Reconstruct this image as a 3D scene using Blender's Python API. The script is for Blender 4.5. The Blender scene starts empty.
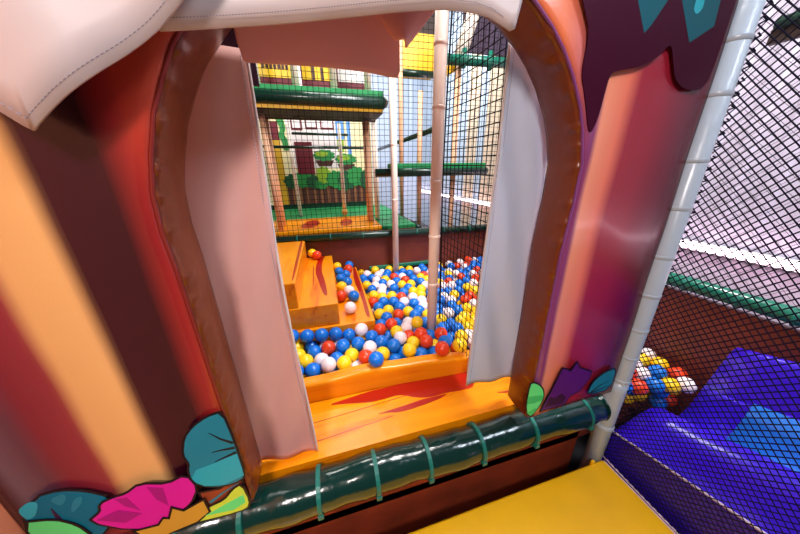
import bpy, bmesh, math, random
import numpy as np
from mathutils import Vector
random.seed(7); rng = np.random.default_rng(7)
S = 0.6          # one working unit in metres
ZC = 1.65        # eye level in metres
C = bpy.context.scene.collection
sc = bpy.context.scene

def W(p): return Vector((p[0]*S, p[1]*S, ZC + p[2]*S))

# ---------------------------------------------------------------- materials
def lin(c):
    return tuple(((v/255)/12.92 if v/255 <= 0.04045 else ((v/255+0.055)/1.055)**2.4) for v in c) + (1.0,)

def mat(name, col, rough=0.45, spec=0.5, bump=0.0, bscale=30.0, coat=0.0, vary=0.0, metallic=0.0, emit=None, estr=0.0):
    m = bpy.data.materials.new(name); m.use_nodes = True
    nt = m.node_tree; b = nt.nodes['Principled BSDF']
    b.inputs['Base Color'].default_value = lin(col)
    b.inputs['Roughness'].default_value = rough
    b.inputs['Specular IOR Level'].default_value = spec
    b.inputs['Metallic'].default_value = metallic
    b.inputs['Coat Weight'].default_value = coat
    b.inputs['Coat Roughness'].default_value = 0.12
    if emit:
        b.inputs['Emission Color'].default_value = lin(emit); b.inputs['Emission Strength'].default_value = estr
    tc = nt.nodes.new('ShaderNodeTexCoord')
    if bump:
        n = nt.nodes.new('ShaderNodeTexNoise'); n.inputs['Scale'].default_value = bscale; n.inputs['Detail'].default_value = 3
        bp = nt.nodes.new('ShaderNodeBump'); bp.inputs['Strength'].default_value = bump; bp.inputs['Distance'].default_value = 0.01
        nt.links.new(tc.outputs['Object'], n.inputs['Vector']); nt.links.new(n.outputs['Fac'], bp.inputs['Height'])
        nt.links.new(bp.outputs['Normal'], b.inputs['Normal'])
    if vary:
        n = nt.nodes.new('ShaderNodeTexNoise'); n.inputs['Scale'].default_value = 6; n.inputs['Detail'].default_value = 4
        r = nt.nodes.new('ShaderNodeValToRGB')
        r.color_ramp.elements[0].position = 0.3; r.color_ramp.elements[1].position = 0.7
        r.color_ramp.elements[0].color = lin([v*(1-vary) for v in col]); r.color_ramp.elements[1].color = lin([min(255, v*(1+vary*0.5)) for v in col])
        nt.links.new(tc.outputs['Object'], n.inputs['Vector']); nt.links.new(n.outputs['Fac'], r.inputs['Fac']); nt.links.new(r.outputs['Color'], b.inputs['Base Color'])
    return m

def wood_mat(name, c0, c1, c2, stretch=(1.2, 14, 14), rough=0.3, coat=0.15, spec=0.45):
    """vinyl printed with an orange wood grain"""
    m = mat(name, c1, rough, spec, coat=coat); nt = m.node_tree; b = nt.nodes['Principled BSDF']
    tc = nt.nodes.new('ShaderNodeTexCoord'); mp = nt.nodes.new('ShaderNodeMapping'); mp.inputs['Scale'].default_value = stretch
    n = nt.nodes.new('ShaderNodeTexNoise'); n.inputs['Scale'].default_value = 1.6; n.inputs['Detail'].default_value = 5; n.inputs['Distortion'].default_value = 0.6
    r = nt.nodes.new('ShaderNodeValToRGB'); e = r.color_ramp.elements
    e[0].position = 0.28; e[0].color = lin(c2); e[1].position = 0.75; e[1].color = lin(c0)
    x = e.new(0.40); x.color = lin(c1); x = e.new(0.6); x.color = lin([(p+q)/2 for p, q in zip(c0, c1)])
    nt.links.new(tc.outputs['Object'], mp.inputs['Vector']); nt.links.new(mp.outputs['Vector'], n.inputs['Vector'])
    nt.links.new(n.outputs['Fac'], r.inputs['Fac']); nt.links.new(r.outputs['Color'], b.inputs['Base Color'])
    n2 = nt.nodes.new('ShaderNodeTexNoise'); n2.inputs['Scale'].default_value = 7
    bp = nt.nodes.new('ShaderNodeBump'); bp.inputs['Strength'].default_value = 0.35; bp.inputs['Distance'].default_value = 0.02
    nt.links.new(tc.outputs['Object'], n2.inputs['Vector']); nt.links.new(n2.outputs['Fac'], bp.inputs['Height']); nt.links.new(bp.outputs['Normal'], b.inputs['Normal'])
    return m

def stripe_mat(name, stops, rough=0.27):
    """vinyl printed with vertical trunk stripes: colour by distance along the panel (object X in metres)"""
    m = mat(name, (120, 40, 40), rough, 0.4, coat=0.25); nt = m.node_tree; b = nt.nodes['Principled BSDF']
    x0, x1 = stops[0][0], stops[-1][0]
    tc = nt.nodes.new('ShaderNodeTexCoord'); sx = nt.nodes.new('ShaderNodeSeparateXYZ')
    nz = nt.nodes.new('ShaderNodeTexNoise'); nz.inputs['Scale'].default_value = 1.7
    ma = nt.nodes.new('ShaderNodeMath'); ma.operation = 'MULTIPLY_ADD'; ma.inputs[1].default_value = 0.04; 
    mr = nt.nodes.new('ShaderNodeMapRange'); mr.inputs['From Min'].default_value = (x0-0.3)*S + 0.02; mr.inputs['From Max'].default_value = (x1-0.3)*S + 0.02
    r = nt.nodes.new('ShaderNodeValToRGB'); e = r.color_ramp.elements
    e[0].position = 0; e[0].color = lin(stops[0][1]); e[1].position = 1; e[1].color = lin(stops[-1][1])
    for xx, cc in stops[1:-1]:
        k = e.new((xx-x0)/(x1-x0)); k.color = lin(cc)
    nt.links.new(tc.outputs['Object'], sx.inputs[0]); nt.links.new(tc.outputs['Object'], nz.inputs['Vector'])
    nt.links.new(nz.outputs['Fac'], ma.inputs[0]); nt.links.new(sx.outputs['X'], ma.inputs[2])
    nt.links.new(ma.outputs[0], mr.inputs['Value']); nt.links.new(mr.outputs[0], r.inputs['Fac']); nt.links.new(r.outputs['Color'], b.inputs['Base Color'])
    # woven-backed vinyl: fine weave plus slow ripples
    wv = nt.nodes.new('ShaderNodeTexNoise'); wv.inputs['Scale'].default_value = 380
    rp = nt.nodes.new('ShaderNodeTexNoise'); rp.inputs['Scale'].default_value = 5; rp.inputs['Detail'].default_value = 2
    b1 = nt.nodes.new('ShaderNodeBump'); b1.inputs['Strength'].default_value = 0.12; b1.inputs['Distance'].default_value = 0.002
    b2 = nt.nodes.new('ShaderNodeBump'); b2.inputs['Strength'].default_value = 0.14; b2.inputs['Distance'].default_value = 0.02
    nt.links.new(tc.outputs['Object'], wv.inputs['Vector']); nt.links.new(tc.outputs['Object'], rp.inputs['Vector'])
    nt.links.new(wv.outputs['Fac'], b1.inputs['Height']); nt.links.new(rp.outputs['Fac'], b2.inputs['Height'])
    nt.links.new(b2.outputs['Normal'], b1.inputs['Normal']); nt.links.new(b1.outputs['Normal'], b.inputs['Normal'])
    return m

def frost_mat(name, col, trans=0.35, rough=0.4):
    """frosted vinyl sheet: part of the light passes through"""
    m = mat(name, col, rough, 0.5); nt = m.node_tree; b = nt.nodes['Principled BSDF']
    t = nt.nodes.new('ShaderNodeBsdfTranslucent'); t.inputs['Color'].default_value = lin(col)
    mx = nt.nodes.new('ShaderNodeMixShader'); mx.inputs[0].default_value = trans
    tc = nt.nodes.new('ShaderNodeTexCoord'); n = nt.nodes.new('ShaderNodeTexNoise'); n.inputs['Scale'].default_value = 5
    bp = nt.nodes.new('ShaderNodeBump'); bp.inputs['Strength'].default_value = 0.3; bp.inputs['Distance'].default_value = 0.02
    nt.links.new(tc.outputs['Object'], n.inputs['Vector']); nt.links.new(n.outputs['Fac'], bp.inputs['Height']); nt.links.new(bp.outputs['Normal'], b.inputs['Normal'])
    out = nt.nodes['Material Output']
    nt.links.new(b.outputs[0], mx.inputs[1]); nt.links.new(t.outputs[0], mx.inputs[2]); nt.links.new(mx.outputs[0], out.inputs['Surface'])
    return m

M = {}
M['trunk'] = stripe_mat('trunk_print', [
    (-1.40, (50, 10, 26)), (-1.26, (60, 12, 32)), (-1.22, (110, 84, 96)), (-1.13, (92, 50, 64)), (-1.07, (120, 30, 46)), (-0.97, (132, 40, 50)),
    (-0.925, (214, 160, 98)), (-0.80, (222, 170, 106)), (-0.755, (44, 3, 22)), (-0.60, (38, 2, 20)), (-0.53, (140, 32, 32)), (-0.49, (168, 50, 36)),
    (-0.30, (196, 86, 56)), (0.9, (222, 118, 76)), (1.135, (130, 60, 110)), (1.155, (130, 56, 100)), (1.18, (232, 146, 112)), (1.29, (226, 118, 92)),  # narrow purple stops at the seam paint a reflection on glossy maroon
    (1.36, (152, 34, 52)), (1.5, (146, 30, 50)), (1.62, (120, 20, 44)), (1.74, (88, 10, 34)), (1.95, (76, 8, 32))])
M['brown'] = mat('brown_vinyl', (110, 48, 16), 0.3, 0.45, bump=0.2, bscale=22, coat=0.12)
M['pipe_reflection'] = mat('piping_purple_reflection', (120, 60, 120), 0.3)  # purple reflection on a glossy maroon edge, painted as its colour
M['red_pipe'] = mat('red_piping', (120, 36, 30), 0.3)
M['frost_pink_light_tint'] = frost_mat('vinyl_pink_light_tint', (226, 178, 170), 0.3)  # pink light falling on the left flap is put into its colour
M['frost_cool_light_tint'] = frost_mat('vinyl_cool_light_tint', (206, 216, 236), 0.3)  # same vinyl as the other flap, with cool light in its colour
M['white_vinyl'] = frost_mat('white_vinyl', (212, 200, 198), 0.15, 0.4)
M['valance_pink_light_tint'] = frost_mat('valance_pink_light_tint', (242, 186, 178), 0.3, 0.45)  # valance vinyl with pink light mixed into its colour
M['stitch'] = mat('grey_thread', (150, 145, 160), 0.7)
M['mat_wood'] = wood_mat('glossy_orange_wood_print', (246, 156, 8), (236, 134, 4), (206, 84, 2), rough=0.26, coat=0.05, spec=0.3)
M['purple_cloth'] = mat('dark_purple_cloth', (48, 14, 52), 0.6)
M['green_pad'] = mat('dark_green_vinyl', (1, 42, 36), 0.17, 0.5, bump=0.6, bscale=11, coat=0.5)
M['green_tie'] = mat('green_cable_tie', (10, 104, 92), 0.4)
M['white_pole'] = mat('white_wrapped_pole', (164, 182, 200), 0.28, bump=0.15, bscale=25)
M['cream_pole'] = mat('cream_wrapped_pole', (250, 230, 212), 0.4, bump=0.1, bscale=25)
M['peach_pole'] = mat('peach_pole', (232, 176, 136), 0.5)
M['kick'] = mat('red_brown_board', (132, 52, 28), 0.5, vary=0.2)
M['maroon_board'] = mat('maroon_brown_board', (112, 46, 32), 0.4, vary=0.15)
M['orange_wood'] = wood_mat('orange_wood_print', (246, 160, 8), (234, 134, 4), (204, 84, 2))
M['orange_wood_y'] = wood_mat('orange_wood_print_lengthwise', (246, 162, 10), (236, 136, 5), (200, 76, 2), (12, 1.4, 12))
M['red_flame'] = mat('red_print', (168, 22, 4), 0.28, coat=0.3, bump=0.3, bscale=7)
M['yellow_foam'] = mat('yellow_foam_vinyl', (246, 190, 20), 0.35, bump=0.12, bscale=6, vary=0.03)
M['slide'] = mat('violet_blue_slide', (58, 22, 205), 0.22, 0.5, bump=0.3, bscale=5, coat=0.5)
M['slide_reflection'] = mat('blue_slide_reflection', (40, 120, 225), 0.25, 0.5, bump=0.2, bscale=5, coat=0.4)  # lighter blue paints the reflection of a bluish lamp on the bed
M['pale_tape'] = mat('pale_edge_cord', (230, 205, 225), 0.5)
M['net_dark'] = mat('navy_net_cord', (10, 8, 34), 0.9, 0.2)
M['net_black'] = mat('black_net_cord', (14, 10, 12), 0.9, 0.2)
M['salmon'] = mat('salmon_vinyl', (244, 150, 110), 0.45, bump=0.2, bscale=8)
for k, c in dict(blue=(8, 108, 206), yellow=(250, 200, 22), red=(222, 62, 22), white=(240, 222, 224)).items():
    M['ball_'+k] = mat(k+'_ball_plastic', c, 0.32, 0.5)
M['deck_green'] = mat('bright_green_turf', (12, 140, 74), 0.6, vary=0.15)
M['dark_green'] = mat('green_pipe_pad', (3, 46, 32), 0.3, bump=0.2, bscale=15, coat=0.2)
M['teal_green'] = mat('teal_green_pipe_pad', (8, 104, 84), 0.3, coat=0.2)
M['dark_under'] = mat('dark_brown_underside', (46, 24, 14), 0.6)
M['yellow_trim'] = mat('yellow_board', (244, 190, 20), 0.4)
M['hall_wall'] = mat('pale_metal_wall', (230, 224, 238), 0.35, 0.5, bump=0.15, bscale=3)
M['hall_back'] = mat('blue_grey_metal_wall', (196, 208, 226), 0.35, 0.5)
M['hall_warm_lit'] = mat('warm_lit_metal_wall', (226, 196, 160), 0.4, 0.5)  # wall metal with warm light mixed into its colour
def tint_bands(m, stops, axis='Y'):
    nt = m.node_tree; tc = nt.nodes.new('ShaderNodeTexCoord'); sx = nt.nodes.new('ShaderNodeSeparateXYZ'); mr = nt.nodes.new('ShaderNodeMapRange'); r = nt.nodes.new('ShaderNodeValToRGB')
    mr.inputs['From Min'].default_value = stops[0][0]; mr.inputs['From Max'].default_value = stops[-1][0]; r.color_ramp.interpolation = 'CONSTANT'
    e = r.color_ramp.elements; L = stops[-1][0]-stops[0][0]
    e[0].position = 0; e[0].color = lin(stops[0][1]); e[1].position = 1; e[1].color = lin(stops[-1][1])
    for p, c in stops[1:-1]: k = e.new((p-stops[0][0])/L); k.color = lin(c)
    nt.links.new(tc.outputs['Object'], sx.inputs[0]); nt.links.new(sx.outputs[axis], mr.inputs['Value']); nt.links.new(mr.outputs[0], r.inputs['Fac']); nt.links.new(r.outputs['Color'], m.node_tree.nodes['Principled BSDF'].inputs['Base Color'])
LIL, WARM_LIT, BLU = (208, 198, 218), (234, 206, 176), (196, 208, 224)  # beige stands for warm light, painted onto the wall in bands
tint_bands(M['hall_wall'], [(-6, LIL), (0.55, WARM_LIT), (1.05, BLU), (1.35, WARM_LIT), (2.6, BLU), (2.9, WARM_LIT), (3.3, BLU), (6, BLU)])
M['hall_floor'] = mat('grey_hall_floor', (96, 92, 92), 0.5, vary=0.2)
M['led'] = mat('led_tube', (255, 235, 240), 0.4, emit=(255, 214, 230), estr=15.0)
M['led_case'] = mat('led_housing', (220, 220, 225), 0.4)
M['black'] = mat('black_ink', (16, 8, 18), 0.4, 0.25)
M['teal'] = mat('teal_ink', (14, 122, 146), 0.4, 0.25)
M['teal_dark'] = mat('dark_teal_ink', (4, 104, 132), 0.4, 0.1)
M['teal_light'] = mat('cyan_ink', (34, 164, 184), 0.4, 0.25)
M['magenta'] = mat('magenta_ink', (206, 22, 150), 0.4, 0.25)
M['magenta_dark'] = mat('dark_magenta_ink', (160, 14, 120), 0.4, 0.25)
M['ochre'] = mat('ochre_ink', (196, 150, 50), 0.4, 0.25)
M['lime'] = mat('lime_ink', (196, 222, 70), 0.4, 0.25)
M['mint'] = mat('mint_green_ink', (92, 226, 130), 0.4, 0.25)
M['mint_dark'] = mat('leaf_green_ink', (50, 190, 105), 0.4, 0.25)
M['plum'] = mat('purple_ink', (82, 22, 112), 0.4, 0.25)
M['plum_dark'] = mat('dark_plum_ink', (52, 8, 56), 0.4, 0.25)
M['drip_teal'] = mat('deep_teal_ink', (14, 86, 100), 0.4, 0.15)
M['drip'] = mat('dark_maroon_ink', (56, 5, 32), 0.4, 0.08)
M['bark'] = mat('dark_brown_print', (74, 36, 26), 0.5)
M['bark_light'] = mat('brown_print', (136, 84, 52), 0.5)
M['bush'] = mat('bush_green_print', (34, 140, 66), 0.5)
M['bush_light'] = mat('lime_green_print', (140, 180, 40), 0.5)
M['bush_dark'] = mat('deep_green_print', (12, 84, 48), 0.5)
M['maroon'] = mat('maroon_print', (106, 14, 34), 0.5)
M['print_white'] = mat('white_print', (244, 236, 236), 0.5)
M['print_cream'] = mat('cream_yellow_print', (242, 230, 180), 0.5)
M['print_blue'] = mat('sky_blue_print', (90, 150, 220), 0.5)
M['print_yellow'] = mat('mustard_print', (206, 160, 30), 0.5)
M['dark_purple'] = mat('dark_purple_board', (52, 32, 54), 0.5)
M['rope'] = mat('white_rope', (238, 230, 214), 0.8, bump=0.4, bscale=60)
M['knot'] = mat('rope_knot', (226, 178, 96), 0.8)
M['tape_green'] = mat('green_trim_tape', (24, 110, 84), 0.5)

# ---------------------------------------------------------------- mesh helpers
class MB:
    def __init__(self): self.v = []; self.f = []; self.m = []
    def add(self, vs, fs, mi=0):
        b = len(self.v); self.v += [tuple(p) for p in vs]; self.f += [tuple(i+b for i in f) for f in fs]; self.m += [mi]*len(fs); return self
    def box(self, x0, x1, y0, y1, z0, z1, mi=0):
        v = [(x, y, z) for z in (z0, z1) for y in (y0, y1) for x in (x0, x1)]
        return self.add(v, [(0, 2, 3, 1), (4, 5, 7, 6), (0, 1, 5, 4), (2, 6, 7, 3), (0, 4, 6, 2), (1, 3, 7, 5)], mi)
    def hexa(self, bot, top, mi=0):
        """box from 4 bottom and 4 top corners, counter-clockwise from above"""
        return self.add(list(bot)+list(top), [(3, 2, 1, 0), (4, 5, 6, 7)] + [(i, (i+1) % 4, (i+1) % 4+4, i+4) for i in range(4)], mi)
    def tube(self, pts, r, n=12, mi=0, caps=True):
        pts = [Vector(p) for p in pts]; rs = r if isinstance(r, (list, tuple)) else [r]*len(pts)
        vs = []; up = None
        for i, p in enumerate(pts):
            d = (pts[min(i+1, len(pts)-1)] - pts[max(i-1, 0)]).normalized()
            if up is None: up = Vector((0, 0, 1)) if abs(d.z) < 0.9 else Vector((1, 0, 0))
            a = d.cross(up).normalized(); up = a.cross(d).normalized()
            for k in range(n):
                t = 2*math.pi*k/n; vs.append(p + a*(rs[i]*math.cos(t)) + up*(rs[i]*math.sin(t)))
        fs = [(i*n+k, i*n+(k+1) % n, (i+1)*n+(k+1) % n, (i+1)*n+k) for i in range(len(pts)-1) for k in range(n)]
        if caps: fs += [tuple(range(n-1, -1, -1)), tuple((len(pts)-1)*n+k for k in range(n))]
        return self.add(vs, fs, mi)
    def prism(self, poly, y0, y1, mi=0):
        """polygon in the XZ plane, thick from y0 (front) to y1"""
        n = len(poly)
        v = [(x, y0, z) for x, z in poly] + [(x, y1, z) for x, z in poly]
        return self.add(v, [tuple(range(n)), tuple(range(2*n-1, n-1, -1))] + [(i, i+n, (i+1) % n+n, (i+1) % n) for i in range(n)], mi)
    def prismz(self, poly, z0, z1, mi=0):
        n = len(poly)
        v = [(x, y, z0) for x, y in poly] + [(x, y, z1) for x, y in poly]
        return self.add(v, [tuple(range(n-1, -1, -1)), tuple(range(n, 2*n))] + [(i, (i+1) % n, (i+1) % n+n, i+n) for i in range(n)], mi)
    def grid(self, fn, nu, nv, mi=0):
        v = [fn(i/nu, j/nv) for j in range(nv+1) for i in range(nu+1)]; w = nu+1
        return self.add(v, [(j*w+i, j*w+i+1, (j+1)*w+i+1, (j+1)*w+i) for j in range(nv) for i in range(nu)], mi)

def obj(name, mb, mats, parent=None, loc=None, bevel=0, smooth=False, solid=0, fix=True, seg=2, label=None):
    me = bpy.data.meshes.new(name)
    root = parent
    while root is not None and root.parent is not None: root = root.parent
    base = Vector(root['_base']) if root is not None else (W(loc) if loc is not None else None)
    vs = [W(p) for p in mb.v]
    if base is None:
        lo = [min(p[i] for p in vs) for i in range(3)]; hi = [max(p[i] for p in vs) for i in range(3)]
        base = Vector(((lo[0]+hi[0])/2, (lo[1]+hi[1])/2, lo[2]))
    me.from_pydata([p-base for p in vs], [], mb.f)
    mats = mats if isinstance(mats, (list, tuple)) else [mats]
    for m in mats: me.materials.append(M[m])
    me.polygons.foreach_set('material_index', mb.m)
    if fix:
        bm = bmesh.new(); bm.from_mesh(me); bmesh.ops.remove_doubles(bm, verts=bm.verts, dist=1e-6)
        bmesh.ops.recalc_face_normals(bm, faces=bm.faces); bm.to_mesh(me); bm.free()
    if smooth: me.polygons.foreach_set('use_smooth', [True]*len(me.polygons))
    o = bpy.data.objects.new(name, me); C.objects.link(o)
    if parent is not None: o.parent = parent
    else: o.location = base; o['_base'] = tuple(base)
    if solid:
        md = o.modifiers.new('thickness', 'SOLIDIFY'); md.thickness = solid*S; md.offset = 0
    if bevel:
        md = o.modifiers.new('edge', 'BEVEL'); md.width = bevel*S; md.segments = seg; md.limit_method = 'ANGLE'; md.angle_limit = math.radians(40)
        me.polygons.foreach_set('use_smooth', [True]*len(me.polygons))
        wn = o.modifiers.new('normals', 'WEIGHTED_NORMAL'); wn.keep_sharp = False
    if label: o['label'] = label
    return o

def thing(name, label, cat, loc, group=None):
    o = bpy.data.objects.new(name, None); C.objects.link(o); o.empty_display_size = 0.05
    o.location = W(loc); o['_base'] = tuple(W(loc)); o['label'] = label; o['category'] = cat
    if group: o['group'] = group
    return o
def tag(o, label, cat, group=None):
    o['label'] = label; o['category'] = cat
    if group: o['group'] = group
    return o
def structure(o): o['kind'] = 'structure'; return o

def poly_off(poly, d):
    """grow a polygon outward by d along vertex normals"""
    n = len(poly); a = sum(poly[i][0]*poly[(i+1) % n][1]-poly[(i+1) % n][0]*poly[i][1] for i in range(n)); s = 1 if a > 0 else -1
    out = []
    for i in range(n):
        p, q, r = Vector(poly[i-1]), Vector(poly[i]), Vector(poly[(i+1) % n])
        e1 = (q-p).normalized(); e2 = (r-q).normalized()
        nn = Vector((e1.y+e2.y, -e1.x-e2.x)); L = nn.length
        nn = nn/L if L > 1e-6 else Vector((e1.y, -e1.x))
        k = d/max(0.45, math.sqrt(max(0.0, (1+e1.dot(e2))/2)))
        out.append(tuple(q+nn*(s*k)))
    return out
def smooth_poly(poly, it=2):
    for _ in range(it):
        n = len(poly); q = []
        for i in range(n):
            a, b = poly[i], poly[(i+1) % n]
            q += [(a[0]*.78+b[0]*.22, a[1]*.78+b[1]*.22), (a[0]*.22+b[0]*.78, a[1]*.22+b[1]*.78)]
        poly = q
    return poly

# ---------------------------------------------------------------- hall
structure(obj('floor', MB().box(-9, 5.1, -7, 14.2, -2.85, -2.75), 'hall_floor'))
def corrugated(fixed, a0, a1, z0, z1, axis, pitch=0.32, dep=.4):
    mb = MB(); prof = []; a = a0
    while a < a1:
        for da, d in ((0, 0), (0.5*pitch, 0), (0.6*pitch, 0.05), (0.9*pitch, 0.05)):
            prof.append((a+da, d*dep))
        a += pitch
    prof.append((a, 0))
    f = (lambda a, d, z: (fixed-d, a, z)) if axis == 'y' else (lambda a, d, z: (a, fixed-d, z))
    n = len(prof)
    mb.add([f(a, d, z) for z in (z0, z1) for a, d in prof], [(i, i+1, i+1+n, i+n) for i in range(n-1)])
    return mb
structure(obj('wall_right', corrugated(5.0, -7, 14.0, -2.75, 5.5, 'y'), 'hall_wall', solid=0.02))
structure(obj('wall_back', corrugated(14.0, -9, 5.0, -2.75, 6.5, 'x', 0.6), 'hall_back', solid=0.02))
structure(obj('wall_left', MB().box(-9.1, -9, -7, 14, -2.75, 5.5), 'hall_wall'))
t = thing('light_tube', 'long thin pinkish white light tube running along the pale wall behind the nets', 'light', (4.9, 4, -1.1))
obj('diffuser', MB().tube([(4.88, -6.5, -1.06), (4.88, 13.5, -1.06)], 0.042, 12), 'led', t, smooth=True)
obj('housing', MB().box(4.91, 4.962, -6.6, 13.6, -1.12, -1.0), 'led_case', t)

# ---------------------------------------------------------------- playhouse front
SEAM_L = [(-1.75, -.505), (-.31, -.50), (-.18, -.505), (-.065, -.497), (.043, -.47), (.157, -.431), (.231, -.394), (.309, -.35), (.348, -.321), (.46, -.22), (.55, -.08), (.61, .1), (.64, .31)]
SEAM_R = [(-1.75, 1.125), (-.9, 1.12), (-.411, 1.112), (-.17, 1.125), (.011, 1.125), (.147, 1.087), (.227, 1.053), (.338, .982), (.413, .919), (.472, .855), (.54, .759), (.6, .61), (.63, .45), (.64, .31)]
def interp(t, z): return float(np.interp(z, [a for a, b in t], [b for a, b in t]))
ZB = -1.53
front = thing('playhouse_front', 'tall vinyl playhouse front printed with red and tan tree trunk stripes around an arched doorway', 'playhouse front', (0.3, 1.0, -2.75))
def sheet(left):
    mb = MB()
    zs = sorted(set([round(float(z), 4) for z in np.linspace(ZB, 0.0, 40)] + [round(float(z), 4) for z in np.linspace(0, .64, 28)] + [round(float(z), 4) for z in np.linspace(.64, 1.7, 14)]))
    nx = 40
    def fn(i, z):
        s = interp(SEAM_L if left else SEAM_R, z); e = -1.285 if left else 1.845-.026*(z+1.4)
        f = (i/nx); x = e + (s-e)*f
        d = abs(x-s)
        bulge = 0.012*math.exp(-(d/0.10)**2) if z < .64 else 0.0
        tuck = 0.012*max(0, 1-d/0.02) if z < .64 else 0
        rip = 0.002*math.sin(z*9+x*4)*math.sin(x*11)
        return (x, 1.0-bulge+tuck+rip*(1 if d > .05 else .2), z)
    w = nx+1
    vs = [fn(i, z) for z in zs for i in range(w)]
    return mb.add(vs, [(j*w+i, j*w+i+1, (j+1)*w+i+1, (j+1)*w+i) for j in range(len(zs)-1) for i in range(nx)])
sh = sheet(True); s2 = sheet(False); sh.add(s2.v, s2.f)
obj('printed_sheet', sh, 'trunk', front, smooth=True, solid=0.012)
# brown padded lining of the doorway
def jamb_path():
    zs = list(np.linspace(ZB, -.05, 110)) + list(np.linspace(-.035, .60, 56)) + [.61, .62, .63, .638]
    L = [(interp(SEAM_L, z), z) for z in zs]; R = [(interp(SEAM_R, z), z) for z in zs]
    return L + [(.31, .64)] + R[::-1]
jp = jamb_path()
def jamb():
    mb = MB(); nd = 10; vs = []
    cx, cz = .31, -.2
    for k, (x, z) in enumerate(jp):
        dx, dz = (cx-x), (max(z, 0.0)*0 + (0 if z < 0 else -(z)))
        l = math.hypot(dx, dz) or 1; nx_, nz_ = dx/l, dz/l
        for j in range(nd+1):
            t = j/nd
            y = 0.995 + 0.185*t
            pl = max(0, math.sin(k*.72+1.3*math.sin(k*.23)))**2; puff = 0.010*math.sin(math.pi*t) + 0.003*math.sin(k*.31)*math.sin(math.pi*t) + 0.011*pl*max(0, 1-abs(t-.15)/.22); y -= .006*pl*max(0, 1-t/.3)
            vs.append((x+nx_*puff, y, z+nz_*puff))
    w = nd+1
    return mb.add(vs, [(k*w+j, k*w+j+1, (k+1)*w+j+1, (k+1)*w+j) for k in range(len(jp)-1) for j in range(nd)])
obj('doorway_lining', jamb(), 'brown', front, smooth=True, solid=0.014)
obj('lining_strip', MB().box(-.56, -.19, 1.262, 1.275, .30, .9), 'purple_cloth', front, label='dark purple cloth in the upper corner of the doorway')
half = len(jp)//2
def piping(pts, r): return MB().tube([(x, .99, z) for x, z in pts], r, 8)
obj('piping', piping(jp[:half+1], 0.006), 'red_pipe', front, smooth=True, label='red piping on one side of the doorway')
obj('piping', piping(jp[half:], 0.006), 'pipe_reflection', front, smooth=True, label='piping with a painted purple reflection on the other side of the doorway')

def print_part(name, poly, fill, outline=0.010, extras=(), y=0.962, sm=1, label=None):
    poly = smooth_poly(poly, sm) if sm else poly
    y = .974-(.962-y)*.9
    sc_ = lambda pl: [(a*y, b*y) for a, b in pl]
    mb = MB(); mats = [fill, 'black']
    if outline: mb.prism(sc_(poly_off(poly, outline)), y+0.0006, y+0.004, 1)
    mb.prism(sc_(poly), y, y+0.003, 0)
    for k, (pl, mm) in enumerate(extras):
        mats.append(mm); mb.prism(sc_(pl), y-0.0004*(k+1), y+0.001, len(mats)-1)
    return obj(name, mb, mats, front, fix=True, label=label)
def line_poly(pts, w):
    """tapered ink stroke"""
    L = []; R = []
    for i, p in enumerate(pts):
        a = Vector(pts[max(i-1, 0)]); b = Vector(pts[min(i+1, len(pts)-1)]); d = (b-a).normalized(); n = Vector((-d.y, d.x))
        ww = w*(1-i/(len(pts)-1)*0.8); q = Vector(p); L.append(tuple(q+n*ww)); R.append(tuple(q-n*ww))
    return L + R[::-1]
ltop = [(-1.285, -1.30), (-1.2, -1.173), (-1.127, -1.170), (-1.063, -1.205), (-1.0, -1.278), (-1.02, -1.40), (-1.111, -1.50), (-1.28, -1.52)]
print_part('printed_leaf', ltop, 'teal_dark', extras=[(smooth_poly([(-1.27, -1.215), (-1.225, -1.185), (-1.2, -1.2), (-1.235, -1.27), (-1.265, -1.28)]), 'teal_light'),
    (smooth_poly([(-1.17, -1.2), (-1.12, -1.185), (-1.115, -1.21), (-1.15, -1.255)]), 'teal'), (smooth_poly([(-1.105, -1.23), (-1.07, -1.22), (-1.09, -1.27), (-1.14, -1.31)]), 'teal'),
    (line_poly([(-1.18, -1.32), (-1.18, -1.25)], .008), 'plum_dark')], label='dark teal printed leaf with light spots')
print_part('printed_leaf', [(-1.285, -1.29), (-1.198, -1.32), (-1.15, -1.385), (-1.13, -1.48), (-1.285, -1.52)], 'mint', y=.956, label='bright green printed leaf')
print_part('printed_leaf', [(-.704, -1.234), (-.69, -1.2), (-.700, -1.14), (-.672, -1.05), (-.63, -1.0), (-.573, -.965), (-.517, -.955), (-.508, -1.12), (-.508, -1.37), (-.56, -1.395), (-.64, -1.385), (-.712, -1.32)], 'teal', y=.955,
    extras=[([(-.712, -1.30), (-.68, -1.245), (-.60, -1.232), (-.51, -1.21), (-.51, -1.36), (-.6, -1.385), (-.674, -1.36)], 'teal_light'),
            (line_poly([(-.51, -1.14), (-.55, -1.10), (-.585, -1.05)], .007), 'black'), (line_poly([(-.51, -1.17), (-.56, -1.165), (-.6, -1.165)], .007), 'black'), (line_poly([(-.51, -1.2), (-.55, -1.21), (-.6, -1.225)], .007), 'black')], label='big teal printed leaf with ink veins')
print_part('printed_stem', [(-.70, -1.40), (-.62, -1.41), (-.53, -1.36), (-.53, -1.50), (-.70, -1.52)], 'kick', y=.958, sm=0,
    extras=[(line_poly([(-.68, -1.48), (-.62, -1.44), (-.54, -1.40)], .008), 'teal')])
print_part('printed_leaf', [(-.78, -1.585), (-.70, -1.515), (-.62, -1.495), (-.575, -1.44), (-.535, -1.42), (-.525, -1.55), (-.545, -1.60), (-.641, -1.60)], 'lime', y=.950, sm=1,
    extras=[([(-.72, -1.56), (-.62, -1.52), (-.54, -1.49), (-.54, -1.55), (-.6, -1.58)], 'mint')], label='lime green printed leaf over the green rail')
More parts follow.
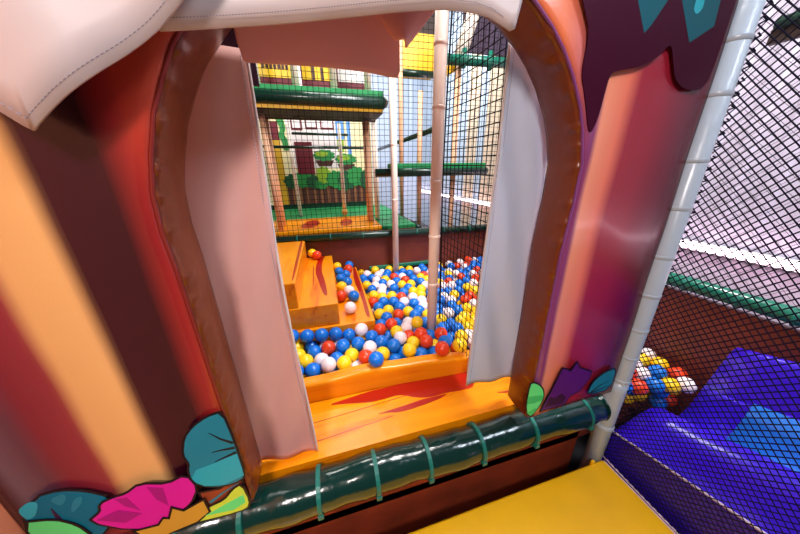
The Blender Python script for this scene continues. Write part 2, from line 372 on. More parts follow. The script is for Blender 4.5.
print_part('printed_flower', [(-1.105, -1.385), (-1.05, -1.345), (-1.04, -1.30), (-.99, -1.285), (-.947, -1.284), (-.889, -1.245), (-.8, -1.29), (-.725, -1.262), (-.705, -1.36), (-.755, -1.45), (-.82, -1.485), (-.871, -1.53), (-.997, -1.51)], 'magenta', y=.953,
    extras=[([(-.99, -1.29), (-.95, -1.30), (-.93, -1.40), (-.97, -1.35)], 'magenta_dark'), ([(-.87, -1.27), (-.82, -1.30), (-.83, -1.42), (-.86, -1.36)], 'magenta_dark'), ([(-1.08, -1.385), (-1.0, -1.36), (-.93, -1.42), (-1.0, -1.45)], 'magenta_dark')], label='magenta printed flower')
print_part('printed_leaf', [(-.985, -1.53), (-.90, -1.535), (-.872, -1.50), (-.852, -1.515), (-.824, -1.45), (-.79, -1.49), (-.703, -1.455), (-.70, -1.54), (-.76, -1.585), (-.953, -1.62)], 'ochre', y=.949, sm=0, label='ochre printed leaf')
print_part('printed_leaf', [(1.627, -1.50), (1.637, -1.41), (1.68, -1.36), (1.74, -1.33), (1.83, -1.318), (1.835, -1.5)], 'teal', y=.962,
    extras=[(line_poly([(1.64, -1.49), (1.72, -1.44), (1.80, -1.42)], .008), 'black'), (line_poly([(1.66, -1.49), (1.74, -1.475), (1.84, -1.47)], .006), 'black')], label='teal printed leaf beside the white post')
print_part('printed_flower', [(1.24, -1.52), (1.272, -1.419), (1.293, -1.36), (1.323, -1.25), (1.338, -1.198), (1.375, -1.215), (1.413, -1.241), (1.446, -1.180), (1.475, -1.225), (1.51, -1.245), (1.596, -1.290), (1.594, -1.345), (1.543, -1.43), (1.463, -1.459), (1.43, -1.52)], 'plum', y=.958, sm=0,
    extras=[([(1.26, -1.50), (1.285, -1.41), (1.33, -1.44), (1.38, -1.41), (1.43, -1.46), (1.42, -1.51)], 'plum_dark')], label='purple printed flower')
print_part('printed_leaf', [(1.105, -1.262), (1.129, -1.255), (1.175, -1.285), (1.215, -1.335), (1.232, -1.40), (1.215, -1.47), (1.165, -1.545), (1.13, -1.51), (1.108, -1.43)], 'mint', y=.952,
    extras=[([(1.11, -1.36), (1.17, -1.37), (1.222, -1.38), (1.226, -1.42), (1.165, -1.43), (1.108, -1.42)], 'mint_dark'), ([(1.12, -1.50), (1.18, -1.48), (1.2, -1.485), (1.165, -1.535)], 'mint_dark')], label='mint green printed leaf hanging over the green rail')
print_part('printed_drips', [(.80, .80), (.98, .565), (1.04, .475), (1.035, .347), (1.076, .275), (1.145, .12), (1.173, .19), (1.180, .315), (1.188, .36), (1.26, .375), (1.336, .388), (1.426, .43), (1.476, .485), (1.52, .42), (1.56, .36), (1.635, .325), (1.74, .325), (1.78, .36), (1.79, .45), (1.775, 1.1), (.8, 1.1)], 'drip', outline=0, y=.966, sm=2,
    extras=[([(.86, 1.1), (.90, .98), (1.0, .95), (1.08, .80), (1.15, .84), (1.21, .70), (1.234, .60), (1.312, .50), (1.34, .53), (1.405, .63), (1.43, .74), (1.46, .72), (1.469, .62), (1.581, .492), (1.70, .56), (1.68, .72), (1.74, .86), (1.755, 1.1)], 'drip_teal'),
            (smooth_poly([(1.545, .60), (1.575, .585), (1.60, .61), (1.59, .66), (1.55, .66)]), 'teal_light')], label='dark printed drips with teal tips')

# vinyl side wall meeting the front at its outer edge
tag(obj('salmon_partition', MB().box(-1.36, -1.292, -0.4, 1.16, -2.74, 1.6), 'salmon', bevel=0.02), 'plain salmon vinyl panel meeting the outer edge of the trunk printed front', 'panel')

# ---------------------------------------------------------------- door flaps and canopy cloths
def flap_mesh(xi, xo, zt, zb_i, zb_o, y, ripple, side):
    def fn(u, v):
        zb = zb_i + (zb_o-zb_i)*u; z = zb + (zt-zb)*v; x = xi(z) + (xo-xi(z))*u
        return (x, y + ripple*math.sin(v*7+u*3)*(0.4+u) + 0.012*math.sin(v*15+u*9), z)
    return MB().grid(fn, 16, 50)
def stitch_line(xi, zt, zb, y, off):
    mb = MB(); n = 170
    for k in range(n):
        a = zb + (zt-zb)*k/n; b = a + (zt-zb)/n*0.6
        mb.tube([(xi(a)+off, y, a), (xi(b)+off, y, b)], 0.0014, 4)
    return mb
xl = lambda z: -.218 + 0.012*math.sin(z*3)
t = thing('door_flap', 'vinyl strip with painted pink light hanging on the doorway side with the magenta flower', 'door flap', (-.36, 1.21, -1.6), 'vinyl strips hanging in the doorway')
obj('sheet', flap_mesh(xl, -.56, .40, -1.635, -1.595, 1.222, .008, 0), 'frost_pink_light_tint', t, smooth=True, solid=0.004)
obj('edge_hem', MB().tube([(xl(z), 1.219, z) for z in np.linspace(-1.633, .40, 40)], 0.006, 6), 'white_vinyl', t, smooth=True)
obj('stitching', stitch_line(xl, .38, -1.6, 1.208, -.018), 'stitch', t)
xr = lambda z: .845 - 0.05*min(1, max(0, (.1-z)/1.4))
t = thing('door_flap', 'vinyl strip with painted cool light hanging beside the dark brown padded door edge', 'door flap', (1.0, 1.21, -1.45), 'vinyl strips hanging in the doorway')
obj('sheet', flap_mesh(xr, 1.17, .52, -1.385, -1.42, 1.215, .012, 1), 'frost_cool_light_tint', t, smooth=True, solid=0.004)
obj('edge_hem', MB().tube([(xr(z), 1.215, z) for z in np.linspace(-1.383, .52, 40)], 0.006, 6), 'white_vinyl', t, smooth=True)
obj('stitching', stitch_line(xr, .5, -1.36, 1.205, .018), 'stitch', t)

def cloth(edge, y, top, amp, ph):
    """cloth hanging from z=top, lower edge given as (x,z) points"""
    xs = [p[0] for p in edge]
    def fn(u, v):
        x = xs[0] + (xs[-1]-xs[0])*u; zb = float(np.interp(x, xs, [p[1] for p in edge])); tp = top(x) if callable(top) else top; z = zb + (tp-zb)*v
        return (x, y + amp*math.sin(u*6+ph+v*1.5)*(1-v*.6), z)
    return MB().grid(fn, 60, 14)
def hem_line(edge, y, dz, amp, ph, n=130):
    xs = [p[0] for p in edge]; mb = MB()
    for k in range(n):
        pp = []
        for q in (k/n, (k+.6)/n):
            x = xs[0]+(xs[-1]-xs[0])*q; pp.append((x, y-.005+amp*math.sin(q*6+ph+.05)*.97, float(np.interp(x, xs, [p[1] for p in edge]))+dz))
        mb.tube(pp, 0.0012, 4)
    return mb
e1 = [(-.345, .325), (-.16, .355), (.0, .380), (.125, .400), (.28, .425), (.40, .441), (.5, .445), (.56, .44), (.61, .425), (.645, .415), (.668, .43), (.675, .50)]
e1 = [(x*1.016, z*1.016) for x, z in e1]
t = thing('canopy_strip', 'long white vinyl valance with a stitched hem across the top of the doorway', 'valance', (.16, .93, .33))
obj('sheet', cloth(e1, .947, 1.1, .012, .3), 'white_vinyl', t, smooth=True, solid=0.006)
obj('stitching', hem_line(e1[:-3], .942, .022, .012, .3), 'stitch', t)
e2 = [(-.215, .385), (-.205, .335), (-.10, .337), (.05, .334), (.20, .330), (.30, .322), (.318, .325), (.325, .345)]
t = thing('inner_valance', 'plain vinyl valance with painted pink light hanging just inside the doorway', 'valance', (.06, 1.12, .33))
obj('sheet', cloth(e2, 1.13, lambda x: float(np.interp(x, [b for a, b in SEAM_L[3:]], [a for a, b in SEAM_L[3:]]))-.03, .01, 1.), 'valance_pink_light_tint', t, smooth=True, solid=0.006)
t = thing('folded_valance', 'vinyl corner with painted pink light folded over the end of the inner valance', 'valance', (.35, 1.06, .4))
def fold():
    def fn(u, v):
        a = Vector((.19, 1.085, .52)); b = Vector((.475, 1.085, .55)); c = Vector((.318, 1.04, .383)); d = Vector((.285, 1.04, .398))
        p = a.lerp(b, u).lerp(d.lerp(c, u), v); p.y -= .04*math.sin(math.pi*u); return tuple(p)
    return MB().grid(fn, 14, 14)
obj('sheet', fold(), 'valance_pink_light_tint', t, smooth=True, solid=0.006)
t = thing('pointed_canopy_flap', 'large off white pointed canopy flap with stitched edges hanging over the trunk print', 'canopy flap', (-.65, .85, .1))
tri = [(-1.25, .62), (-.98, .36), (-.82, .235), (-.69, .130), (-.665, .108), (-.648, .097), (-.63, .112), (-.52, .19), (-.42, .262), (-.34, .322), (-.264, .385), (-.20, .46), (-.14, .56), (-.1, .70)]
def tri_mesh():
    xs = [p[0] for p in tri]; zs_ = [p[1] for p in tri]
    us = sorted(set([i/60 for i in range(61)] + [(x-xs[0])/(xs[-1]-xs[0]) for x in xs])); top = 1.3; nv = 12; mb = MB()
    vs = []
    for j in range(nv+1):
        for u in us:
            x = xs[0]+(xs[-1]-xs[0])*u; zb = float(np.interp(x, xs, zs_)); z = zb+(top-zb)*j/nv
            vs.append((x, .92-.02*math.exp(-((x+.5)/.35)**2)*max(0, 1-(z-.1)/1.0) + .012*math.sin(x*16+z*4), z))
    w = len(us)
    return mb.add(vs, [(j*w+i, j*w+i+1, (j+1)*w+i+1, (j+1)*w+i) for j in range(nv) for i in range(w-1)])
obj('sheet', tri_mesh(), 'white_vinyl', t, smooth=True, solid=0.006)
def tri_st():
    mb = MB(); off = poly_off(tri + [(-.1, 1.3), (-1.25, 1.3)], -.02)[:len(tri)]
    for a, b in zip(off[:-1], off[1:]):
        L = math.hypot(b[0]-a[0], b[1]-a[1]); n = max(1, int(L/.012))
        for k in range(n):
            pp = []
            for q in (k/n, (k+.6)/n):
                x = a[0]+(b[0]-a[0])*q; z = a[1]+(b[1]-a[1])*q
                pp.append((x, .92-.02*math.exp(-((x+.5)/.35)**2)*max(0, 1-(z-.1)/1.0)+.012*math.sin(x*16+z*4)-.004, z))
            mb.tube(pp, .0010, 4)
    return mb
obj('stitching', tri_st(), 'stitch', t)

# ---------------------------------------------------------------- green padded rail at the sill
TY, TZ, TR = 1.05, -1.70, 0.108
def tz(x): return TZ - 0.02*(x+.5)/2.4
t = thing('padded_rail', 'glossy dark green padded rail with cable ties along the doorway sill', 'padded rail', (.7, TY, -1.83))
rail = MB(); pts = []; rad = []
for x in np.linspace(-1.285, 1.84, 60):
    pts.append((x, TY+.004*math.sin(x*7), tz(x)+.004*math.sin(x*5+1))); rad.append(TR+.004*math.sin(x*13)+.003*math.sin(x*31))
obj('pad', rail.tube(pts, rad, 28), 'green_pad', t, smooth=True)
obj('end_cap', MB().tube([(1.838, TY, tz(1.84)), (1.86, TY, tz(1.84)), (1.868, TY, tz(1.84))], [TR*.99, TR*.9, TR*.6], 24), 'green_pad', t, smooth=True)
for x in (-.86, -.58, -.20, .12, .44, .80, 1.20, 1.67):
    tie = MB().tube([(x+dx+.012*math.sin(0), TY, tz(x)) for dx in (-.013, -.011, .011, .013)], [TR, TR+.010, TR+.010, TR], 28)
    k = obj('cable_tie', tie, 'green_tie', t, smooth=False)
    obj('tie_head', MB().box(x-.016, x+.016, TY-TR-.012, TY-TR+.02, tz(x)-.06, tz(x)-.03), 'green_tie', k, bevel=.004)
tag(obj('kick_board', MB().box(-1.285, 1.83, 1.10, 1.14, -2.74, -1.825), 'kick', bevel=.006), 'red brown board closing the space under the green sill rail', 'board')

# white corner post with its fitting
t = thing('corner_post', 'white wrapped corner post between the trunk print and the dark net', 'post', (1.905, 1.0, -2.75))
obj('pole', MB().tube([(1.905, 1.0, -2.74), (1.905, 1.0, -1.4), (1.825, 1.0, 1.6)], .057, 24), 'white_pole', t, smooth=True)
for z in (.52, .31, .02, -.22, -.50, -.75, -1.0, -1.22, -1.42):
    obj('tape_band', MB().tube([(1.905-.0267*(z+1.4), 1.0, z+dz) for dz in (-.012, -.008, .008, .012)], [.057, .060, .060, .057], 24), 'white_pole', t, smooth=True)
obj('sleeve', MB().tube([(1.905, 1.0, -2.74), (1.905, 1.0, -1.60), (1.905, 1.0, -1.52), (1.905, 1.0, -1.44)], [.058, .058, .058, .057], 24), 'white_pole', t, smooth=True)
obj('pipe_socket', MB().tube([(1.905, 1.03, tz(1.9)), (1.85, TY, tz(1.9)), (1.80, TY, tz(1.85))], [.062, .075, .062], 20), 'white_pole', t, smooth=True)
obj('joint_band', MB().tube([(1.905, 1.0, -1.90), (1.905, 1.0, -1.89), (1.905, 1.0, -1.86), (1.905, 1.0, -1.85)], [.058, .064, .064, .058], 24), 'white_pole', t, smooth=True)

# ---------------------------------------------------------------- nets
def clip_line(p, d, poly):
    """segment of the line p+t*d inside a convex counter-clockwise polygon"""
    t0, t1 = -1e9, 1e9; n = len(poly)
    for i in range(n):
        a, b = poly[i], poly[(i+1) % n]; ex, ey = b[0]-a[0], b[1]-a[1]; nx, ny = -ey, ex
        den = nx*d[0]+ny*d[1]; num = nx*(a[0]-p[0])+ny*(a[1]-p[1])
        if abs(den) < 1e-9:
            if num > 0: return None
            continue
        tt = num/den
        if den > 0: t0 = max(t0, tt)
        else: t1 = min(t1, tt)
    return (t0, t1) if t1-t0 > 1e-3 else None
def net(poly, to3, dirs, w, sag=0.0):
    """dirs: list of ((dx,dy), spacing)"""
    mb = MB(); cx = sum(p[0] for p in poly)/len(poly); cy = sum(p[1] for p in poly)/len(poly)
    for (d, sp) in dirs:
        l = math.hypot(*d); d = (d[0]/l, d[1]/l); nrm = (-d[1], d[0])
        R = max(math.hypot(p[0]-cx, p[1]-cy) for p in poly); k = -int(R/sp)-1
        while k*sp < R:
            p = (cx+nrm[0]*k*sp, cy+nrm[1]*k*sp); k += 1
            seg = clip_line(p, d, poly)
            if not seg: continue
            a, b = seg; n = max(1, int((b-a)/.35)) if sag else 1
            pts = []
            for i in range(n+1):
                q = (p[0]+d[0]*(a+(b-a)*i/n), p[1]+d[1]*(a+(b-a)*i/n)); pts.append(to3(q[0], q[1]))
            mb.tube(pts, w, 4, caps=False)
    return mb
# side net at the post, running back past the step
t = thing('side_net', 'fine dark diamond net hanging from the white corner post beside the violet slide', 'net', (1.95, .3, -2.2))
poly = [(-.75, -2.22), (.985, -2.22), (.985, 1.6), (-.75, 1.6)]
bow = lambda y, z: (1.966-.02*(z+2)*max(0, y)+.02*math.sin(y*2.4+.4)*math.sin(z*1.3+.5), y, z)
obj('mesh', net(poly, bow, [((.66, .75), .0275), ((-.66, .75), .0275)], .0029, sag=1), 'net_dark', t, fix=False)
obj('edge_cord', MB().tube([bow(.982, z) for z in np.linspace(-2.2, 1.6, 60)], .007, 6), 'pale_tape', t, smooth=True)
lac = MB(); z = -2.18
while z < 1.55:
    lac.tube([bow(.985, z), (bow(.96, z)[0]-.006, .945, z+.012), (bow(.96, z)[0]-.03, .945, z+.02)], .004, 5); z += .055
obj('lacing', lac, 'net_dark', t)
obj('bottom_cord', MB().tube([bow(y, -2.215) for y in np.linspace(-.75, .98, 20)], .006, 6), 'pale_tape', t, smooth=True)
# inner net at the pit post
t = thing('inner_net', 'coarse black net stretched from the cream pit post toward the grey tinted door flap', 'net', (.93, 1.7, -1.4))
poly = [(1.26, -1.36), (2.02, -1.36), (2.02, 1.5), (1.26, 1.5)]
bow2 = lambda y, z: (.935+.018*math.sin(y*5)*math.cos(z*2), y, z)
obj('mesh', net(poly, bow2, [((1, .02), .054), ((.02, 1), .054)], .0033, sag=1), 'net_black', t, fix=False)
obj('edge_cord', MB().tube([bow2(2.02, z) for z in np.linspace(-1.36, 1.5, 30)], .006, 6), 'net_black', t, smooth=True)
# back net over the pit wall
t = thing('back_net', 'wide fine black net closing the far side of the ball pit above the maroon wall', 'net', (1, 3.7, -.85))
poly = [(-1.4, -.84), (2.7, -.84), (2.7, 2.3), (-1.4, 2.3)]
bow3 = lambda x, z: (x, 3.692+.012*math.sin(x*4)*math.sin(z*3), z)
obj('mesh', net(poly, bow3, [((1, 0.004), .064), ((.004, 1), .064)], .0027, sag=1), 'net_black', t, fix=False)
t = thing('outer_net', 'dark net above the teal pipe in front of the pale corrugated wall', 'net', (2.75, 2, -.85))
poly = [(-.6, -.86), (3.7, -.86), (3.7, 2.4), (-.6, 2.4)]
bow4 = lambda y, z: (2.74+.015*math.sin(y*4)*math.sin(z*3), y, z)
obj('mesh', net(poly, bow4, [((.7, .7), .06), ((-.7, .7), .06)], .0011, sag=1), 'net_black', t, fix=False)

# ---------------------------------------------------------------- foreground step and slide
t = thing('foam_step', 'yellow foam step block in front of the red brown board', 'foam step', (.9, .2, -2.75))
obj('block', MB().box(-1.0, 1.93, -.7, .944, -2.74, -2.2), 'yellow_foam', t, bevel=.02, seg=3)
obj('corner_trim', MB().tube([(1.926, -.68, -2.203), (1.926, .928, -2.203)], .004, 6), 'pale_tape', t)
obj('tab', MB().box(1.80, 1.83, .928, .95, -2.24, -2.17), 'yellow_foam', t, bevel=.006)

t = thing('slide', 'wide violet blue padded slide running down into the balls behind the net', 'slide', (2.35, .2, -2.75))
def sl(y): return max(0, (1.0-y))*.25
prof_near = [(2.03, -2.0), (2.10, -1.93), (2.20, -1.80), (2.28, -1.745), (2.34, -1.755), (2.40, -1.83), (2.46, -1.88)]
prof_bed = [(2.46, -1.88), (2.50, -1.82), (2.54, -1.70), (2.57, -1.55)]
prof_far = [(2.57, -1.55), (2.62, -1.30), (2.65, -1.21), (2.68, -1.20), (2.70, -1.25)]
def loft(prof, ys, endshift, zslope=1.0, close_bottom=True):
    mb = MB(); n = len(prof); vs = []
    for y in ys:
        for x, z in prof: vs.append((x, y-endshift(x) if y > .5 else y, z+sl(y)*zslope))
        if close_bottom: vs += [(prof[-1][0], (y-endshift(prof[-1][0])) if y > .5 else y, -2.74), (prof[0][0], (y-endshift(prof[0][0])) if y > .5 else y, -2.74)]
    w = n+2 if close_bottom else n
    fs = []
    for j in range(len(ys)-1):
        for i in range(w if close_bottom else w-1):
            fs.append((j*w+i, j*w+(i+1) % w, (j+1)*w+(i+1) % w, (j+1)*w+i))
    if close_bottom: fs += [tuple(range(w)), tuple((len(ys)-1)*w+i for i in reversed(range(w)))]
    return mb.add(vs, fs)
es = lambda x: .0+max(0, (x-2.03))*.28
ys = [1.0, .85, .7, .49, .3, .1, -.2, -.6, -1.0]
def subdiv(prof, k=4):
    out = []
    P_ = [prof[0]] + prof + [prof[-1]]
    for i in range(1, len(P_)-2):
        for q in range(k):
            tt = q/k; p0, p1, p2, p3 = [np.array(P_[i+d]) for d in (-1, 0, 1, 2)]
            out.append(tuple(.5*((2*p1)+(-p0+p2)*tt+(2*p0-5*p1+4*p2-p3)*tt**2+(-p0+3*p1-3*p2+p3)*tt**3)))
    return out+[prof[-1]]
obj('side_bolster', loft(subdiv(prof_near), ys, es), 'slide', t, smooth=True, label='near rounded side of the slide')
obj('bed', loft(subdiv(prof_bed), ys, es), 'slide', t, smooth=True)
obj('far_side', loft(subdiv(prof_far), ys, es), 'slide', t, smooth=True, label='tall far side of the slide')
obj('outer_skirt', MB().add([(2.0, 1.0, -2.74), (2.03, 1.0, -2.0), (2.03, -1.0, -1.5), (2.0, -1.0, -2.74)], [(0, 1, 2, 3)]), 'slide', t, solid=.012)
obj('welt', MB().tube([(2.028, y, -2.0+sl(y)+.004) for y in (1.0, -1.0)], .008, 8), 'pale_tape', t, smooth=True, label='pale welt along the near top edge')
obj('bed_reflection', loft([(2.44, -1.872), (2.47, -1.872), (2.51, -1.80), (2.545, -1.69), (2.565, -1.565)], [.62, .3, .1, -.2, -.6, -1.0], lambda x: 0, close_bottom=False), 'slide_reflection', t, smooth=True, solid=.006, label='light blue painted reflection on the slide bed')

# ---------------------------------------------------------------- ball pit
structure(obj('floor_pit', MB().box(-1.6, 2.8, 1.10, 3.9, -2.12, -2.05), 'maroon_board'))
t = thing('pit_back_board', 'maroon brown board wall behind the balls under the far green pipe', 'board wall', (.6, 3.8, -2.05))
obj('board', MB().box(-1.6, 2.78, 3.79, 3.85, -2.05, -.9), 'maroon_board', t)
obj('base_strip', MB().box(.55, 1.6, 3.755, 3.79, -1.46, -1.40), 'tape_green', t, bevel=.01)
tag(obj('pit_side_board', MB().box(2.75, 2.80, -1.0, 3.79, -2.74, -.98), 'maroon_board', bevel=.006), 'maroon brown board wall beyond the slide under the teal pipe', 'board wall')
t = thing('far_pipe', 'dark green padded pipe along the top of the maroon wall behind the balls', 'pipe', (.6, 3.76, -.93))
obj('pad', MB().tube([(-1.5, 3.755, -.875), (2.72, 3.755, -.925)], .052, 18), 'dark_green', t, smooth=True)
for x in (-.42, .02, .48, 1.3, 1.75, 2.2):
    obj('tie', MB().tube([(x, 3.755, -.887-.012*(x+.4)), (x+.015, 3.755, -.887-.012*(x+.4))], .057, 18), 'green_tie', t)
t = thing('side_pipe', 'teal green padded pipe on the maroon wall beyond the slide', 'pipe', (2.76, 2, -.98))
obj('pad', MB().tube([(2.765, 3.72, -.925), (2.765, -1.0, -.88)], .055, 18), 'teal_green', t, smooth=True)
for y in (2.6, 1.9, 1.25, .95, .70):
    obj('tie', MB().tube([(2.765, y, -.905), (2.765, y-.018, -.905)], .061, 18), 'green_tie', t)

def post(name, label, x, y, z0, z1, r, m, bands=(), group=None):
    p = thing(name, label, 'post', (x, y, z0), group)
    obj('pole', MB().tube([(x, y, z0), (x, y, z1)], r, 18), m, p, smooth=True)
    for z in bands: obj('tape_band', MB().tube([(x, y, z-.014), (x, y, z-.01), (x, y, z+.01), (x, y, z+.014)], [r, r+.004, r+.004, r], 18), m, p, smooth=True)
    return p
post('pit_post', 'cream wrapped post standing in the balls at the end of the coarse black net', .885, 2.06, -2.05, 2.2, .046, 'cream_pole', (.80, .42, -.1, -.55, -1.0))
post('pit_post', 'cream post in front of the far green pipe at the back of the pit', .945, 3.635, -2.05, 2.2, .044, 'cream_pole', (.3, -.4))
post('pit_post', 'pale post in the far pit corner where the two maroon walls meet', 2.665, 3.625, -2.05, 2.4, .045, 'cream_pole')

# entry mat and rim
def rimf(x): return 1.612 - .055*max(0, (x+.3)/1.35) + .006*math.sin(x*5)
t = thing('entry_mat', 'glossy orange wood printed mat with red flames inside the doorway', 'mat', (.3, 1.35, -1.7))
obj('mat', MB().prismz([(-1.28, 1.165), (1.8, 1.165)]+[(x, rimf(x)-.006) for x in np.linspace(1.8, -1.28, 24)], -1.72, -1.62), 'mat_wood', t)
def flame(poly, z): return MB().prismz(smooth_poly(poly), z, z+.003)
f1 = [(-.15, 1.545), (.012, 1.563), (.192, 1.585), (.311, 1.582), (.476, 1.592), (.697, 1.592), (1.03, 1.59), (1.0, 1.386), (.815, 1.395), (.751, 1.403), (.608, 1.396), (.5, 1.428), (.398, 1.488), (.287, 1.482), (.172, 1.478), (.022, 1.513)]
f2 = [(.189, 1.367), (.307, 1.375), (.406, 1.381), (.544, 1.396), (.688, 1.392), (.754, 1.392), (.677, 1.366), (.549, 1.348), (.431, 1.338), (.342, 1.339), (.274, 1.359)]
obj('printed_flame', flame(f1, -1.6205), 'red_flame', t, label='broad red flame print'); obj('printed_flame', flame(f2, -1.6205), 'red_flame', t, label='thin red flame print')
obj('printed_flame', flame([(1.10, 1.30), (1.2, 1.285), (1.32, 1.29), (1.2, 1.265)], -1.6205), 'red_flame', t, label='small red flame print')
for z, a, b in ((1.455, -1.2, .62), (1.30, -1.2, .3)):
    obj('printed_plank_line', MB().prismz([(a, z-.10), (b, z+.02), (b, z+.024), (a, z-.094)], -1.6205, -1.6180), 'red_flame', t)
t = thing('foam_barrier', 'orange wood printed foam rim between the entry mat and the balls', 'foam rim', (.35, 1.62, -1.72))
rm = MB(); vs = []; xs = np.linspace(-1.3, 1.9, 50)
for x in xs:
    y = rimf(x); zt = -1.445 + .012*math.sin(x*4+.5) + .006*math.sin(x*11)
    vs += [(x, y+.012, -2.045), (x, y-.004, zt-.03), (x, y+.008, zt-.008), (x, y+.03, zt), (x, y+.085, zt), (x, y+.10, zt-.02), (x, y+.10, -2.045)]
rm.add(vs, [(j*7+i, j*7+(i+1) % 7, (j+1)*7+(i+1) % 7, (j+1)*7+i) for j in range(len(xs)-1) for i in range(7)] + [tuple(range(7)), tuple((len(xs)-1)*7+i for i in reversed(range(7)))])
obj('foam', rm, 'orange_wood', t, smooth=False, bevel=.006)

# foam steps climbing out of the pit
STK = 2.2/2.05
def step(name, label, x0, x1, y0, y1, z0, z1, streaks):
    t = thing(name, label, 'foam step', ((x0+x1)/2, (y0+y1)/2, z0))
    obj('block', MB().box(x0, x1, y0, y1, z0, z1), 'orange_wood_y', t, bevel=.010)
    for pl in [[(a*STK, min(3.68, b*STK)) for a, b in q] for q in streaks]: obj('printed_streak', MB().prismz(smooth_poly(pl), z1-.001, z1+.002), 'red_flame', t)
    return t
step('foam_step', 'lowest orange wood printed foam step with balls lying along it', -.84, .349, 2.17, 3.69, -2.05, -1.354, [[(.255, 2.10), (.30, 2.07), (.31, 3.6), (.28, 3.6), (.24, 3.0), (.265, 2.5)], [(.10, 2.9), (.13, 2.85), (.16, 3.5), (.13, 3.55)]])
step('foam_step', 'middle orange foam step with a dark red wavy streak and two balls at its back', -.84, .020, 2.2, 3.69, -1.353, -1.138, [[(-.10, 2.25), (-.06, 2.22), (-.085, 2.6), (-.12, 2.9), (-.10, 3.3), (-.06, 3.68), (-.14, 3.68), (-.17, 3.2), (-.185, 2.85), (-.14, 2.55)], [(-.20, 2.5), (-.19, 2.5), (-.205, 3.1), (-.215, 3.1)]])
step('foam_step', 'highest orange foam step rising behind the pink tinted door flap', -.84, -.317, 2.21, 3.69, -1.137, -.896, [[(-.33, 2.12), (-.31, 2.12), (-.315, 3.6), (-.345, 3.6)]])

# ---------------------------------------------------------------- raised deck behind the pit
t = thing('lower_deck', 'raised deck with green turf behind an orange printed edge mat', 'deck', (0, 5, -2.05))
obj('deck_board', MB().box(-1.6, 1.33, 3.86, 6.39, -1.0, -.86), 'maroon_board', t)
obj('skirt_board', MB().box(-1.6, 1.33, 3.87, 3.92, -2.75, -1.0), 'maroon_board', t)
obj('turf', MB().box(-1.6, 1.33, 4.88, 6.385, -.86, -.80), 'deck_green', t)
obj('turf', MB().box(.80, 1.33, 3.86, 4.88, -.86, -.81), 'deck_green', t)
obj('edge_mat', MB().box(-1.6, .795, 3.86, 4.88, -.86, -.795), 'orange_wood', t, bevel=.01)
for x, w in ((-.25, .16), (.30, .12)): obj('printed_flame', MB().prismz(smooth_poly([(x-w, 4.1), (x, 3.98), (x+w, 4.3), (x+w*.6, 4.7), (x-w*.4, 4.6)]), -.796, -.793), 'red_flame', t)
obj('base_strip', MB().box(-1.2, 1.1, 6.30, 6.36, -.80, -.70), 'dark_green', t)
obj('edge_pipe', MB().tube([(1.385, 3.86, -.87), (1.385, 6.38, -.87)], .05, 14), 'dark_green', t, smooth=True)

t = thing('mural', 'painted wall with bushes, a dark fence, a maroon sign and house windows behind the deck', 'mural', (0, 6.44, -.8))
YM = 6.40
obj('board', MB().box(-1.3, 1.15, YM, YM+.06, -2.74, 2.4), 'print_cream', t)
def mp(name, poly, m, d, sm=0): return obj(name, MB().prism(smooth_poly(poly, sm) if sm else poly, YM-d, YM+.001), m, t)
def rect(a, b, c, d): return [(a, c), (b, c), (b, d), (a, d)]
mp('printed_wall', rect(-.6, .42, .05, 2.3), 'print_white', .004)
mp('printed_fence', rect(-.76, 1.1, -.80, -.28), 'bark', .006)
for x in np.arange(-.66, 1.05, .15): mp('printed_plank', rect(x, x+.05, -.76, -.34), 'bark_light', .009)
def bush(cx, cz, rx, rz, m, d, n=9, name='printed_bush'):
    pts = []
    for k in range(n*4):
        a = 2*math.pi*k/(n*4); rr = 1+.13*abs(math.sin(a*n/2))*1.6-.1
        pts.append((cx+rx*rr*math.cos(a), cz+rz*rr*math.sin(a)))
    mp(name, pts, m, d)
for x, z, rx, rz, m in ((-.62, -.22, .17, .14, 'bush_dark'), (-.40, -.18, .2, .17, 'bush'), (-.15, -.24, .18, .14, 'bush_dark'), (.05, -.10, .15, .17, 'bush_light'), (.30, -.2, .2, .18, 'bush'), (.55, -.22, .2, .2, 'bush_dark'), (.76, -.14, .2, .2, 'bush'), (.98, -.22, .14, .2, 'bush_dark'), (-.02, -.30, .13, .1, 'bush'), (.45, -.36, .14, .09, 'bush')):
    bush(x, z, rx, rz, m, .012+.002*(len(M) % 2)+.0001*int(100*(x+1)))
mp('printed_hedge_base', rect(-.76, 1.1, -.34, -.28), 'bush_dark', .010)
for x, z, rx, rz in ((.10, .30, .22, .11), (.56, .22, .22, .11)):
    bush(x, z, rx, rz, 'bush', .014, name='printed_tree'); bush(x-.05, z+.03, rx*.6, rz*.5, 'bush_light', .018, name='printed_tree')
    mp('printed_shade', [(x-rx*.9, z-.10), (x+rx*.9, z-.10), (x+rx*.6, z-.22), (x-rx*.6, z-.22)], 'bark', .012)
mp('printed_pillar', rect(-1.02, -.75, -.75, .59), 'print_yellow', .014)
mp('printed_banner', rect(-.95, -.75, .59, .93), 'maroon', .014)
mp('printed_vine', [(-.78, 1.0), (-.63, 1.0), (-.60, .8), (-.66, .7), (-.56, .55), (-.58, .40), (-.72, .40), (-.70, .55), (-.77, .68), (-.70, .8)], 'bush', .016, 1)
mp('printed_banner', rect(-.48, -.13, -.08, .56), 'maroon', .022)
for a, b, c, d in ((-.5, -.28, .78, 1.3), (-.22, .02, .80, 1.3), (.08, .36, .80, 1.3)):
    mp('printed_window_frame', rect(a, b, c, d), 'maroon', .010); mp('printed_window', rect(a+.03, b-.03, c+.04, d-.03), 'print_white', .014)
mp('printed_sky', rect(.39, .56, .62, 1.4), 'print_blue', .008); mp('printed_tree', rect(.40, .54, .38, .62), 'bush_light', .009)
